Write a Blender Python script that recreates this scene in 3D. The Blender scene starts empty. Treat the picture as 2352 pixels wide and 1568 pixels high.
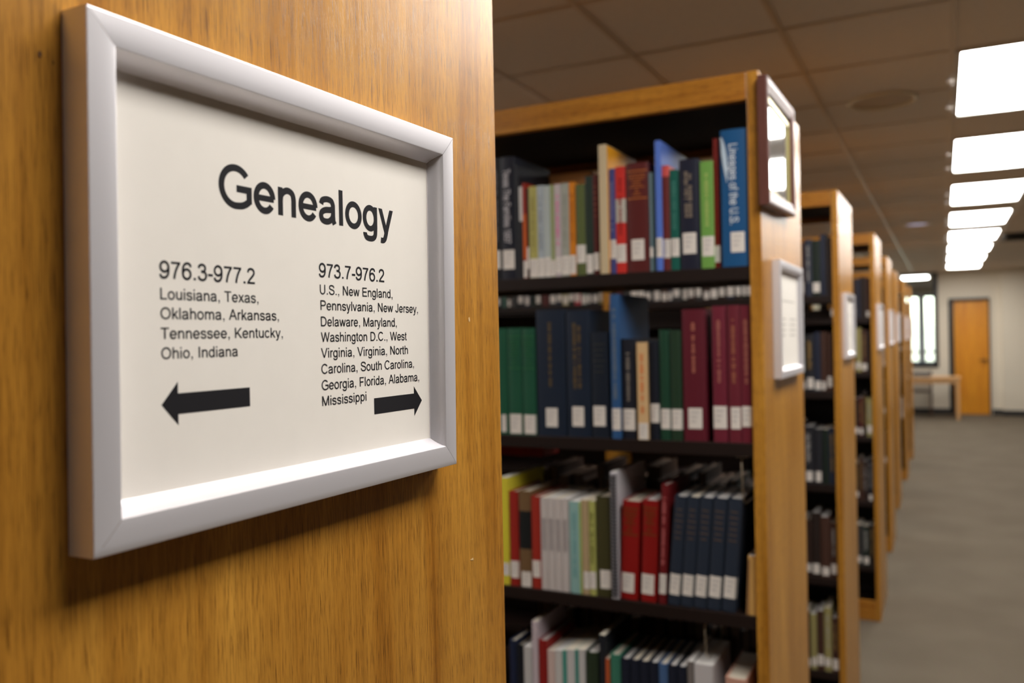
import bpy, bmesh, math, random
from mathutils import Vector, Matrix
from mathutils.geometry import tessellate_polygon
R = random.Random(7)
SC = bpy.context.scene
COL = SC.collection
# ------------------------------------------------------------------ camera
cam = bpy.data.cameras.new('camera'); co = bpy.data.objects.new('camera', cam); COL.objects.link(co); SC.camera = co
r_, u_, f_ = Vector((.89211169, .45134763, -.02054408)), Vector((.01659336, .01270964, .99978154)), Vector((-.45151013, .89225769, -.00384904))
m = Matrix.Identity(4)
for i in range(3):
    m[i][0], m[i][1], m[i][2] = r_[i], u_[i], -f_[i]
m.translation = Vector((0, 0, 1.5566)); co.matrix_world = m
cam.sensor_width = 36; cam.lens = 36 * 1959.13 / 2352; cam.clip_start = .02; cam.clip_end = 200
cam.dof.use_dof = True; cam.dof.focus_distance = .60; cam.dof.aperture_fstop = 5.8; cam.dof.aperture_blades = 7
# ------------------------------------------------------------------ world, exposure
w = bpy.data.worlds.new('daylight'); SC.world = w; w.use_nodes = True
nt = w.node_tree; bg = nt.nodes['Background']
sky = nt.nodes.new('ShaderNodeTexSky'); sky.sky_type = 'NISHITA'; sky.sun_elevation = math.radians(38); sky.sun_rotation = math.radians(150); sky.sun_disc = False
nt.links.new(sky.outputs[0], bg.inputs[0]); bg.inputs[1].default_value = 1.2
SC.view_settings.view_transform = 'Standard'; SC.view_settings.look = 'None'; SC.view_settings.gamma = 1
SC.view_settings.exposure = EXPO = 0.0
SC.view_settings.use_curve_mapping = False
SC.cycles.use_denoising = True; SC.cycles.sample_clamp_indirect = 6; SC.cycles.max_bounces = 8
LAMP = 19.0          # radiance of the fluorescent diffusers
# ------------------------------------------------------------------ materials
def lin(c):
    return tuple((x / 255 / 12.92) if x <= 10 else ((x / 255 + .055) / 1.055) ** 2.4 for x in c)
MC = {}
def mat(name, rgb, rough=.6, metal=0, spec=.5, gain=1.0, emis=0, coat=0, noise=None):
    k = (name, rgb, rough, metal, gain)
    if k in MC: return MC[k]
    M = bpy.data.materials.new(name); M.use_nodes = True; t = M.node_tree; p = t.nodes['Principled BSDF']
    c = [min(.95, x * gain) for x in lin(rgb)]
    p.inputs['Base Color'].default_value = (*c, 1); p.inputs['Roughness'].default_value = rough
    p.inputs['Metallic'].default_value = metal; p.inputs['Specular IOR Level'].default_value = spec
    if coat: p.inputs['Coat Weight'].default_value = coat; p.inputs['Coat Roughness'].default_value = .08
    if emis: p.inputs['Emission Color'].default_value = (*c, 1); p.inputs['Emission Strength'].default_value = emis
    if noise:
        sc, amt, dist = noise
        tc = t.nodes.new('ShaderNodeTexCoord'); n = t.nodes.new('ShaderNodeTexNoise'); n.inputs['Scale'].default_value = sc; n.inputs['Detail'].default_value = 4
        mp = t.nodes.new('ShaderNodeMapping'); mp.inputs['Scale'].default_value = dist
        t.links.new(tc.outputs['Object'], mp.inputs[0]); t.links.new(mp.outputs[0], n.inputs['Vector'])
        mx = t.nodes.new('ShaderNodeMix'); mx.data_type = 'RGBA'
        mx.inputs[6].default_value = (*[x * (1 - amt) for x in c], 1); mx.inputs[7].default_value = (*[min(1, x * (1 + amt)) for x in c], 1)
        t.links.new(n.outputs['Fac'], mx.inputs[0]); t.links.new(mx.outputs[2], p.inputs['Base Color'])
    MC[k] = M
    return M
def wood(name, light, dark, grain_axis='Z', rough=.38, spec=.5, pores=1.0):
    """oak veneer: long grain bands, fine dark pores; grain runs along one object axis"""
    M = bpy.data.materials.new(name); M.use_nodes = True; t = M.node_tree; p = t.nodes['Principled BSDF']; L = t.links.new
    tc = t.nodes.new('ShaderNodeTexCoord')
    def mapped(sx, sl):
        mp = t.nodes.new('ShaderNodeMapping')
        s = [sx, sx, sx]; s['XYZ'.index(grain_axis)] = sl
        mp.inputs['Scale'].default_value = s; L(tc.outputs['Object'], mp.inputs[0]); return mp
    def noise(mp, sc, det, rgh=.5, dis=0):
        n = t.nodes.new('ShaderNodeTexNoise'); n.inputs['Scale'].default_value = sc; n.inputs['Detail'].default_value = det
        n.inputs['Roughness'].default_value = rgh; n.inputs['Distortion'].default_value = dis; L(mp.outputs[0], n.inputs['Vector']); return n
    def ramp(src, stops):
        rp = t.nodes.new('ShaderNodeValToRGB'); e = rp.color_ramp.elements
        e[0].position, e[0].color = stops[0][0], (*stops[0][1], 1); e[1].position, e[1].color = stops[1][0], (*stops[1][1], 1)
        for po, c in stops[2:]:
            x = e.new(po); x.color = (*c, 1)
        L(src, rp.inputs[0]); return rp
    ld, ll = lin(dark), lin(light)
    md = tuple((a * .45 + b * .55) for a, b in zip(ld, ll))
    broad = noise(mapped(9, .7), 2.2, 5, .6, .6)
    base = ramp(broad.outputs['Fac'], [(.30, ld), (.72, ll), (.5, md)])
    streak = noise(mapped(120, 2.4), 2, 4, .65)
    sr = ramp(streak.outputs['Fac'], [(.3, (.66, .62, .56)), (.6, (1, 1, 1))])
    pore = noise(mapped(620, 14), 3, 3, .6)
    pr = ramp(pore.outputs['Fac'], [(.38, (.30, .24, .18)), (.46, (1, 1, 1))])
    m1 = t.nodes.new('ShaderNodeMix'); m1.data_type = 'RGBA'; m1.blend_type = 'MULTIPLY'; m1.inputs[0].default_value = .75
    L(base.outputs[0], m1.inputs[6]); L(sr.outputs[0], m1.inputs[7])
    m2 = t.nodes.new('ShaderNodeMix'); m2.data_type = 'RGBA'; m2.blend_type = 'MULTIPLY'; m2.inputs[0].default_value = .95 * pores
    L(m1.outputs[2], m2.inputs[6]); L(pr.outputs[0], m2.inputs[7]); L(m2.outputs[2], p.inputs['Base Color'])
    p.inputs['Roughness'].default_value = rough; p.inputs['Specular IOR Level'].default_value = spec
    b = t.nodes.new('ShaderNodeBump'); b.inputs['Strength'].default_value = .12; b.inputs['Distance'].default_value = .0006
    L(pr.outputs[0], b.inputs['Height']); L(b.outputs[0], p.inputs['Normal'])
    return M
OAK = wood('oak_veneer', (218, 158, 64), (166, 106, 28), 'Z', .30, .5)
OAK_H = wood('oak_edging', (202, 138, 48), (160, 96, 22), 'X', .36)
OAK_DOOR = wood('door_veneer', (240, 162, 26), (218, 134, 10), 'Z', .4, pores=.4)
DARK = mat('dark_brown_shelf_paint', (30, 18, 14), .5, spec=.3)
DARKW = mat('walnut_moulding', (98, 58, 50), .35, noise=(6, .25, (30, 30, 3)))
STEEL = mat('dark_sheet_steel', (40, 36, 34), .4, .6)
# ------------------------------------------------------------------ object helpers
def link(name, me, parent=None, loc=None):
    o = bpy.data.objects.new(name, me); COL.objects.link(o)
    if parent is not None: o.parent = parent
    if loc is not None: o.location = loc
    return o
def empty(name, loc=(0, 0, 0), parent=None):
    o = bpy.data.objects.new(name, None); COL.objects.link(o); o.location = loc; o.empty_display_size = .1
    if parent is not None: o.parent = parent
    return o
def tag(o, label, cat=None, group=None, kind=None):
    if label: o['label'] = label
    if cat: o['category'] = cat
    if group: o['group'] = group
    if kind: o['kind'] = kind
    return o
class MB:
    """collects polygons, with a material slot per polygon"""
    def __init__(s): s.v = []; s.f = []; s.m = []; s.sm = []
    def poly(s, pts, mi=0, smooth=False):
        n = len(s.v); s.v += [tuple(p) for p in pts]; s.f.append(tuple(range(n, n + len(pts)))); s.m.append(mi); s.sm.append(smooth)
    def grid(s, rows, mi=0, smooth=False, close=False):
        n = len(s.v); w_ = len(rows[0])
        for r in rows: s.v += [tuple(p) for p in r]
        for i in range(len(rows) - 1):
            for j in range(w_ if close else w_ - 1):
                k = (j + 1) % w_
                s.f.append((n + i * w_ + j, n + i * w_ + k, n + (i + 1) * w_ + k, n + (i + 1) * w_ + j)); s.m.append(mi); s.sm.append(smooth)
    def box(s, x0, x1, y0, y1, z0, z1, mi=0, c=0):
        if c <= 0:
            V = [(x, y, z) for z in (z0, z1) for x, y in ((x0, y0), (x1, y0), (x1, y1), (x0, y1))]
            n = len(s.v); s.v += V
            for f in ((0, 3, 2, 1), (4, 5, 6, 7), (0, 1, 5, 4), (1, 2, 6, 5), (2, 3, 7, 6), (3, 0, 4, 7)):
                s.f.append(tuple(n + a for a in f)); s.m.append(mi); s.sm.append(False)
            return
        # chamfered box
        b = bmesh.new(); bmesh.ops.create_cube(b, size=1)
        for v in b.verts: v.co = Vector((x0 if v.co.x < 0 else x1, y0 if v.co.y < 0 else y1, z0 if v.co.z < 0 else z1))
        bmesh.ops.bevel(b, geom=list(b.edges), offset=c, segments=2, affect='EDGES', profile=.5)
        b.verts.index_update(); n = len(s.v); s.v += [tuple(v.co) for v in b.verts]
        for f in b.faces:
            s.f.append(tuple(n + v.index for v in f.verts)); s.m.append(mi); s.sm.append(False)
        b.free()
    def lathe(s, prof, n=24, mi=0, axis='Z', c=(0, 0, 0)):
        rows = []
        for r, h in prof:
            row = []
            for k in range(n):
                a = 2 * math.pi * k / n; p = (r * math.cos(a), r * math.sin(a), h)
                if axis == 'X': p = (h, p[0], p[1])
                if axis == 'Y': p = (p[0], h, p[1])
                row.append((p[0] + c[0], p[1] + c[1], p[2] + c[2]))
            rows.append(row)
        s.grid(rows, mi, True, True)
    def tube(s, pts, r, n=8, mi=0):
        rows = []
        for i, p in enumerate(pts):
            p = Vector(p); a = Vector(pts[max(0, i - 1)]); b = Vector(pts[min(len(pts) - 1, i + 1)]); t = (b - a).normalized()
            q = t.orthogonal().normalized() if i == 0 else (q - q.dot(t) * t).normalized()
            w2 = t.cross(q)
            rows.append([p + r * (math.cos(2 * math.pi * k / n) * q + math.sin(2 * math.pi * k / n) * w2) for k in range(n)])
        s.grid(rows, mi, True, True); s.poly(rows[0][::-1], mi); s.poly(rows[-1], mi)
    def mesh(s, name, mats):
        me = bpy.data.meshes.new(name); me.from_pydata(s.v, [], s.f)
        for M in (mats if isinstance(mats, (list, tuple)) else [mats]): me.materials.append(M)
        me.polygons.foreach_set('material_index', s.m); me.polygons.foreach_set('use_smooth', s.sm); me.update()
        b = bmesh.new(); b.from_mesh(me); bmesh.ops.remove_doubles(b, verts=b.verts, dist=1e-6); bmesh.ops.recalc_face_normals(b, faces=b.faces); b.to_mesh(me); b.free()
        return me
    def build(s, name, mats, parent=None, loc=None): return link(name, s.mesh(name, mats), parent, loc)
# ------------------------------------------------------------------ stroke lettering (grotesque sans)
def el(cx, cy, rx, ry, a0, a1, n=None):
    n = n or max(6, int(abs(a1 - a0) / 8)); return [(cx + rx * math.cos(math.radians(a0 + (a1 - a0) * i / n)), cy + ry * math.sin(math.radians(a0 + (a1 - a0) * i / n))) for i in range(n + 1)]
def spl(*p, n=7):
    q = [p[0]] + list(p) + [p[-1]]; o = []
    for i in range(1, len(q) - 2):
        a, b, c, d = q[i - 1], q[i], q[i + 1], q[i + 2]
        for k in range(n):
            t = k / n
            o.append(tuple(.5 * (2 * b[j] + (c[j] - a[j]) * t + (2 * a[j] - 5 * b[j] + 4 * c[j] - d[j]) * t * t + (3 * b[j] - a[j] - 3 * c[j] + d[j]) * t ** 3) for j in (0, 1)))
    return o + [p[-1]]
def dg(x0, y0, x1, y1): return ('d', x0, y0, x1, y1)
def rc(x0, y0, x1, y1): return ('r', x0, y0, x1, y1)
def ring(cx, cy, rx, ry): return ('o', el(cx, cy, rx, ry, 0, 360, 40)[:-1])
arch = lambda x0, x1: [(x1, 0)] + spl((x1, 200), (x1, 335), (x1 - 38, 436), (x1 - 135, 477), (x1 - 235, 452), (x0 + 18, 370), (x0, 250), n=6)
nine6 = [spl((492, 530), (468, 618), (400, 666), (312, 676), (200, 640), (118, 530), (86, 380), (86, 230)), ring(286, 230, 197, 199)]
GL = {
 ' ': (278, []), 'l': (222, [rc(67, 0, 155, 716)]), 'i': (222, [rc(67, 0, 155, 519), rc(67, 615, 155, 716)]), 'I': (278, [rc(93, 0, 188, 716)]),
 'L': (556, [rc(73, 0, 167, 716), rc(73, 0, 522, 84)]), 'T': (611, [rc(24, 632, 588, 716), rc(259, 0, 353, 716)]),
 'E': (667, [rc(79, 0, 173, 716), rc(79, 0, 617, 84), rc(79, 632, 600, 716), rc(79, 330, 570, 412)]), 'F': (611, [rc(82, 0, 176, 716), rc(82, 632, 565, 716), rc(82, 304, 505, 388)]),
 'O': (778, [ring(388, 358, 302, 326)]), 'C': (722, [el(375, 358, 298, 326, 36, 326)]),
 'G': (778, [el(394, 358, 308, 326, 38, 270) + spl((394, 32), (520, 45), (620, 84), (690, 135)), [(694, 96), (694, 333), (413, 333)]]),
 'D': (722, [rc(79, 0, 173, 716), [(100, 674), (345, 674)] + el(345, 358, 278, 316, 85, -85) + [(345, 42), (100, 42)]]),
 'P': (667, [rc(77, 0, 171, 716), [(100, 674), (390, 674)] + el(400, 503, 176, 171, 85, -85) + [(390, 332), (100, 332)]]),
 'S': (667, [spl((574, 508), (545, 610), (450, 666), (325, 682), (200, 664), (122, 600), (110, 530), (140, 455), (230, 408), (345, 378), (475, 340), (562, 285), (592, 205), (560, 110), (465, 50), (345, 32), (205, 55), (118, 130), (90, 238))]),
 'N': (722, [rc(76, 0, 170, 716), rc(548, 0, 642, 716), dg(125, 716, 593, 0)]),
 'M': (833, [rc(74, 0, 165, 716), rc(668, 0, 759, 716), dg(130, 716, 417, 0), dg(703, 716, 417, 0)]),
 'K': (667, [rc(73, 0, 168, 716), dg(118, 210, 590, 716), dg(278, 400, 605, 0)]),
 'A': (667, [dg(47, 0, 333, 716), dg(620, 0, 333, 716), rc(150, 215, 517, 296)]),
 'V': (667, [dg(55, 716, 333, 0), dg(612, 716, 333, 0)]), 'W': (944, [dg(62, 716, 262, 0), dg(472, 716, 262, 0), dg(472, 716, 682, 0), dg(882, 716, 682, 0)]),
 'v': (500, [dg(56, 519, 250, 0), dg(444, 519, 250, 0)]), 'w': (722, [dg(52, 519, 206, 0), dg(361, 519, 206, 0), dg(361, 519, 516, 0), dg(670, 519, 516, 0)]),
 'x': (500, [dg(58, 0, 430, 519), dg(70, 519, 442, 0)]), 'y': (500, [dg(56, 519, 252, 0), dg(444, 519, 246, -8), spl((262, 30), (225, -78), (190, -140), (135, -168), (62, -160))]),
 'J': (500, [[(378, 716), (378, 205)] + el(222, 205, 156, 173, 0, -172)]), 'U': (722, [[(126, 716), (126, 280)] + el(361, 275, 235, 243, 180, 360) + [(596, 716)]]),
 'h': (556, [rc(66, 0, 154, 716), arch(110, 446)]), 'n': (556, [rc(66, 0, 154, 519), arch(110, 446)]), 'm': (833, [rc(66, 0, 154, 519), arch(110, 416), arch(416, 722)]),
 'r': (333, [rc(66, 0, 154, 519), spl((110, 280), (128, 400), (185, 465), (255, 478), (322, 452))]),
 'u': (556, [rc(402, 0, 490, 519), [(110, 519), (110, 185)] + el(262, 185, 152, 141, 180, 280) + spl((310, 52), (400, 100), (440, 230), n=5)]),
 'o': (556, [ring(278, 259, 202, 227)]), 'e': (556, [rc(80, 218, 500, 292), el(278, 259, 200, 227, 0, 326)]), 'c': (500, [el(262, 259, 188, 227, 38, 322)]),
 'a': (556, [spl((88, 362), (125, 440), (260, 476), (385, 452), (430, 372)) + [(430, 150), (438, 60), (470, 0)], spl((430, 305), (350, 275), (210, 258), (110, 210), (80, 140), (115, 60), (210, 32), (320, 52), (405, 125), (430, 210))]),
 'd': (556, [rc(402, 0, 490, 716), ring(262, 259, 184, 227)]), 'b': (556, [rc(66, 0, 154, 716), ring(294, 259, 184, 227)]), 'p': (556, [rc(66, -199, 154, 519), ring(294, 259, 184, 227)]),
 'g': (556, [spl((440, 140), (438, 20), (420, -90), (360, -150), (255, -168), (140, -150), (92, -85), (88, -48)), rc(402, 60, 486, 519), ring(262, 265, 184, 221)]),
 'k': (500, [rc(66, 0, 154, 716), dg(110, 160, 420, 519), dg(220, 330, 445, 0)]),
 's': (500, [spl((405, 372), (370, 445), (250, 476), (130, 450), (84, 385), (120, 310), (245, 265), (370, 230), (414, 150), (375, 62), (255, 32), (125, 60), (76, 150))]),
 't': (278, [[(128, 660), (128, 130)] + spl((130, 100), (145, 52), (195, 38), (262, 42)), rc(18, 450, 255, 519)]),
 ',': (278, [rc(88, 0, 188, 100), ('p', [(188, 20), (188, 0), (180, -70), (150, -115), (108, -141), (84, -104), (118, -80), (136, -40), (139, 0), (130, 20)])]),
 '.': (278, [rc(91, 0, 191, 100)]), '-': (333, [rc(32, 214, 302, 303)]),
 '6': (556, nine6), '9': (556, [[(556 - x, 704 - y) for x, y in nine6[0]], ('o', [(556 - x, 704 - y) for x, y in nine6[1][1]])]),
 '7': (556, [rc(46, 620, 511, 704), spl((470, 650), (375, 520), (275, 320), (215, 130), (196, 0))]),
 '3': (556, [spl((90, 520), (122, 620), (255, 676), (395, 636), (440, 535), (400, 425), (300, 380), (220, 382), n=6), spl((220, 388), (310, 392), (420, 350), (476, 280), (474, 180), (420, 75), (272, 32), (125, 82), (80, 190))]),
 '2': (556, [spl((84, 505), (105, 600), (180, 662), (290, 676), (408, 636), (455, 520), (420, 415), (310, 300), (180, 180), (95, 60)), rc(34, 0, 506, 84)]),
 '1': (556, [rc(270, 0, 358, 704), dg(135, 560, 310, 704)]), '8': (556, [ring(278, 520, 165, 156), ring(278, 205, 198, 173)]),
 'f': (278, [[(128, 0), (128, 590)] + spl((130, 620), (150, 670), (200, 688), (270, 680)), rc(14, 450, 250, 519)]),
}
BOLD = [1.0]
def ribbon(pts, w_=104, closed=False):
    w_ *= BOLD[0]
    n = len(pts); A = []; B = []
    for i, (x, y) in enumerate(pts):
        p = pts[(i - 1) % n] if closed else pts[max(0, i - 1)]; q = pts[(i + 1) % n] if closed else pts[min(n - 1, i + 1)]
        a = Vector((x - p[0], y - p[1])); b = Vector((q[0] - x, q[1] - y))
        if a.length < 1e-6: a = b
        if b.length < 1e-6: b = a
        a.normalize(); b.normalize(); t = (a + b)
        if t.length < 1e-6: t = a
        t.normalize(); nn = Vector((-t.y, t.x)); k = min(1.6, 1 / max(.3, nn.dot(Vector((-a.y, a.x)))))
        A.append((x + nn.x * w_ / 2 * k, y + nn.y * w_ / 2 * k)); B.append((x - nn.x * w_ / 2 * k, y - nn.y * w_ / 2 * k))
    Q = []
    for i in range(n if closed else n - 1):
        j = (i + 1) % n; Q.append([A[i], B[i], B[j], A[j]])
    return Q
def glyph_polys(ch):
    adv, st = GL[ch]; P = []
    for si, s in enumerate(st):
        n0 = len(P)
        if isinstance(s, list): P += ribbon(s)
        elif s[0] == 'o': P += ribbon(s[1], 102, True)
        elif s[0] == 'p': P.append(s[1])
        elif s[0] == 'r':
            g = 8 + 55 * (BOLD[0] - 1); gx = g if s[3] - s[1] < s[4] - s[2] or s[3] - s[1] < 120 else 0; gy = g if s[4] - s[2] < 100 else 0
            P.append([(s[1] - gx, s[2] - gy * (s[2] > 0)), (s[3] + gx, s[2] - gy * (s[2] > 0)), (s[3] + gx, s[4] + gy * (s[4] < 700)), (s[1] - gx, s[4] + gy * (s[4] < 700))])
        elif s[0] == 'd':
            _, x0, y0, x1, y1 = s; h = 51 * BOLD[0] * math.hypot(x1 - x0, y1 - y0) / abs(y1 - y0)
            P.append([(x0 - h, y0), (x0 + h, y0), (x1 + h, y1), (x1 - h, y1)])
        P[n0:] = [(si, q) for q in P[n0:]]
    return adv, P
def text_polys(txt, em, width=None):
    """polygons in metres, baseline at 0; horizontally scaled to a width if given"""
    x = 0; O = []
    for ch in txt:
        adv, P = glyph_polys(ch); O += [[(px + x, py, si) for px, py in p] for si, p in P]; x += adv
    sx = em / 1000; kx = sx if width is None else width / x
    return [[(px * kx, py * sx, si) for px, py, si in p] for p in O], x * kx
# ------------------------------------------------------------------ layout numbers (metres)
P_ = 1.6; Y0 = .1315; DEP = .5305; H = 2.0775; CEIL = 2.61; BAY = .9; TP = .024
FX = [-.3467, -.3184, -.3391, -.3220, -.3452, -.3685, -.3580, -.3558]     # aisle face of each bookcase
FY = [Y0 + i * P_ + (.009 if i in (2, 3) else 0) for i in range(8)]
LV = dict(A=1.6915, B=1.3353, C=.9884, D=.640, E=.290)
TX, TY, GX, GY = .5385, .5646, .0484, 3.655                                # ceiling tile size and grid origin
WALLY = 17.6; XL_, XR_, YB_ = -5.8, 4.6, -7.0
# ------------------------------------------------------------------ room shell
def struct(name, mb, m, parent=None, label=None):
    o = mb.build(name, m, parent)
    if parent is None: o['kind'] = 'structure'
    if label: o['label'] = label
    return o
def carpet():
    M = bpy.data.materials.new('carpet'); M.use_nodes = True; t = M.node_tree; p = t.nodes['Principled BSDF']; L = t.links.new
    tc = t.nodes.new('ShaderNodeTexCoord')
    a = t.nodes.new('ShaderNodeTexNoise'); a.inputs['Scale'].default_value = 2.2; a.inputs['Detail'].default_value = 3; L(tc.outputs['Object'], a.inputs['Vector'])
    b = t.nodes.new('ShaderNodeTexNoise'); b.inputs['Scale'].default_value = 260; b.inputs['Detail'].default_value = 2; L(tc.outputs['Object'], b.inputs['Vector'])
    r = t.nodes.new('ShaderNodeValToRGB'); r.color_ramp.elements[0].position = .3; r.color_ramp.elements[0].color = (*lin((112, 101, 86)), 1); r.color_ramp.elements[1].position = .7; r.color_ramp.elements[1].color = (*lin((124, 113, 97)), 1)
    mx = t.nodes.new('ShaderNodeMix'); mx.data_type = 'RGBA'; mx.blend_type = 'MULTIPLY'; mx.inputs[0].default_value = .5
    L(a.outputs['Fac'], r.inputs[0]); L(r.outputs[0], mx.inputs[6]); L(b.outputs['Color'], mx.inputs[7]); L(mx.outputs[2], p.inputs['Base Color'])
    p.inputs['Roughness'].default_value = .95; p.inputs['Specular IOR Level'].default_value = .15
    bu = t.nodes.new('ShaderNodeBump'); bu.inputs['Strength'].default_value = .4; bu.inputs['Distance'].default_value = .004; L(b.outputs['Fac'], bu.inputs['Height']); L(bu.outputs[0], p.inputs['Normal'])
    return M
PAINT = mat('cream_wall_paint', (222, 212, 194), .75, noise=(2.5, .03, (1, 1, 1)))
BLACKTRIM = mat('black_trim', (26, 26, 28), .5)
b = MB(); b.box(XL_ - .1, XR_ + .1, YB_ - .1, 23.9, -.08, 0); struct('floor', b, carpet())
# end wall: pieces round the glazed opening and the door
WX0, WX1, WZ0 = -2.3, -.085, .87            # glazed opening, up to the ceiling
DX0, DX1, DZ = .085, .745, 2.115            # door opening
b = MB()
b.box(XL_, WX0, WALLY, WALLY + .12, 0, CEIL + .1); b.box(WX0, WX1, WALLY, WALLY + .12, 0, WZ0); b.box(WX1, DX0, WALLY, WALLY + .12, 0, CEIL + .1)
b.box(DX0, DX1, WALLY, WALLY + .12, DZ, CEIL + .1); b.box(DX1, .93, WALLY, WALLY + .12, 0, CEIL + .1); b.box(.93, XR_, WALLY - .17, WALLY + .12, 0, CEIL + .1)
struct('wall_back', b, PAINT)
b = MB(); b.box(XL_ - .1, XL_, YB_, 23.8, 0, CEIL + .1); struct('wall_left', b, PAINT)
b = MB(); b.box(XR_, XR_ + .1, YB_, 23.8, 0, CEIL + .1); struct('wall_right', b, mat('dark_panelling', (96, 72, 52), .6))
b = MB(); b.box(XL_, XR_, YB_ - .1, YB_, 0, CEIL + .1); struct('wall_front', b, mat('tan_wall_paint', (206, 180, 140), .75))
b = MB(); b.box(XL_, WX1 + .18, WALLY - .012, WALLY, 0, .1); b.box(DX1 + .02, .93, WALLY - .012, WALLY, 0, .1); b.box(.918, XR_, WALLY - .182, WALLY - .17, 0, .1)
struct('baseboard_back', b, BLACKTRIM)
# door with dark frame
b = MB(); b.box(DX0, DX0 + .085, WALLY - .05, WALLY + .13, 0, DZ, c=.004); b.box(DX1 - .02, DX1, WALLY - .05, WALLY + .13, 0, DZ, c=.004); b.box(DX0, DX1, WALLY - .05, WALLY + .13, DZ - .045, DZ, c=.004)
fr = struct('door_1', b, BLACKTRIM, label='orange-brown wooden door in a dark frame')
b = MB(); b.box(DX0 + .0853, DX1 - .0203, WALLY + .01, WALLY + .05, .004, DZ - .0453); b.build('door_leaf', OAK_DOOR, fr)
b = MB(); b.lathe([(0, -.012), (.027, -.012), (.027, -.004), (.012, 0), (.012, .04)], 16, axis='Y', c=(.66, WALLY - .03, .985)); b.tube([(.66, WALLY - .04, .985), (.62, WALLY - .045, .985), (.56, WALLY - .045, .98)], .009)
b.build('door_handle', mat('dull_bronze', (92, 74, 54), .35, .8), fr)
# glazed interior window
GLASS = bpy.data.materials.new('clear_glass'); GLASS.use_nodes = True; t = GLASS.node_tree; t.nodes.clear()
o_ = t.nodes.new('ShaderNodeOutputMaterial'); mx = t.nodes.new('ShaderNodeMixShader'); tr = t.nodes.new('ShaderNodeBsdfTransparent'); gl = t.nodes.new('ShaderNodeBsdfGlossy'); fr_ = t.nodes.new('ShaderNodeFresnel')
gl.inputs['Roughness'].default_value = .02; tr.inputs[0].default_value = (.93, .95, .95, 1); fr_.inputs[0].default_value = 1.45
t.links.new(fr_.outputs[0], mx.inputs[0]); t.links.new(tr.outputs[0], mx.inputs[1]); t.links.new(gl.outputs[0], mx.inputs[2]); t.links.new(mx.outputs[0], o_.inputs[0])
b = MB()
for x in (WX0, (WX0 + WX1) / 2 - .35, WX1 - .075): b.box(x, x + .075, WALLY - .03, WALLY + .15, WZ0, CEIL, c=.004)
b.box(WX0, WX1, WALLY - .03, WALLY + .15, WZ0 - .01, WZ0 + .05, c=.004); b.box(WX0, WX1, WALLY - .03, WALLY + .15, CEIL - .028, CEIL - .003, c=.004)
w1 = struct('window_1', b, BLACKTRIM, label='black-framed glazed opening onto a bright room behind')
b = MB(); b.box(WX0 + .07, (WX0 + WX1) / 2 - .35, WALLY + .05, WALLY + .056, WZ0 + .05, CEIL - .045); b.build('pane', GLASS, w1)
b = MB(); b.box((WX0 + WX1) / 2 - .28, WX1 - .075, WALLY + .05, WALLY + .056, WZ0 + .05, CEIL - .045); b.build('pane', GLASS, w1)
# far room behind it, with daylight windows
b = MB(); b.box(XL_, XR_, 23.6, 23.72, 0, .72); b.box(XL_, XR_, 23.6, 23.72, 2.42, CEIL + .1)
for x in (XL_, .4): b.box(x, x + (2.2 if x < 0 else XR_ - .4), 23.6, 23.72, .72, 2.42)
struct('wall_far', b, PAINT)
b = MB()
for x in (-3.6, -2.6, -1.6, -.52, .34): b.box(x, x + .06, 23.58, 23.74, .72, 2.42)
b.box(-3.6, .4, 23.58, 23.74, .72, .77); b.box(-3.6, .4, 23.58, 23.74, .98, 1.03); b.box(-3.6, .4, 23.58, 23.74, 2.37, 2.42)
w2 = struct('window_2', b, BLACKTRIM, label='daylit window of the room behind, with white vertical blinds')
for x0, x1 in ((-3.54, -2.6), (-2.54, -1.6), (-1.54, -.52), (-.46, .34)):
    b = MB(); b.box(x0, x1, 23.66, 23.666, .77, 2.37); b.build('pane', GLASS, w2)
SLAT = mat('white_blind_slat', (236, 236, 240), .6)
sm = MB(); sm.box(-.044, .044, -.001, .001, -1.62, 0); sm = sm.mesh('blind_slat', SLAT)
k = 0
for x in [x_ * .085 - 3.5 for x_ in range(46)]:
    if x > -.40 or not (x < -2.6 or -1.6 < x < -1.2 or -.56 < x < -.42): continue
    s_ = link('blind_slat', sm, w2, (x, 23.5, 2.40)); s_.rotation_euler.z = math.radians(35)
b = MB(); b.box(-3.6, .4, 23.46, 23.54, 2.41, 2.45); b.build('blind_rail', SLAT, w2)
# ------------------------------------------------------------------ ceiling of tiles in a metal grid
ce = empty('ceiling'); ce['kind'] = 'structure'
TILE = mat('ceiling_tile', (226, 218, 208), .9, noise=(40, .05, (1, 1, 1)))
TBAR = mat('ceiling_grid_enamel', (206, 190, 168), .30, .0, .6)
tm = MB(); tm.box(.007, TX - .007, .007, TY - .007, .004, .018, c=.002); tm = tm.mesh('ceiling_tile', TILE)
lamps = set()
ROWS = [0, -8, -5]                     # columns of the grid that hold fluorescent fixtures
LJ = {0: [-15] + list(range(-6, 23, 3)), -8: list(range(-6, 23, 3)), -5: [-6]}  # single fixtures behind the camera and before the second bookcase are added fill lights
def is_lamp(i, j): return i in ROWS and (j in LJ[i] or j - 1 in LJ[i])
i0, i1 = math.floor((XL_ - GX) / TX), math.ceil((XR_ - GX) / TX); j0, j1 = math.floor((YB_ - GY) / TY), math.ceil((WALLY - GY) / TY)
far = MB(); n = 0
for i in range(i0, i1):
    for j in range(j0, j1):
        x, y = GX + i * TX, GY + j * TY
        if is_lamp(i, j): continue
        if -4 <= i <= 1 and 2.3 < y < 17 and n < 300:
            link('ceiling_tile', tm, ce, (x, y, CEIL)); n += 1
        else:
            far.box(x + .007, x + TX - .007, y + .007, y + TY - .007, CEIL + .004, CEIL + .018)
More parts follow.
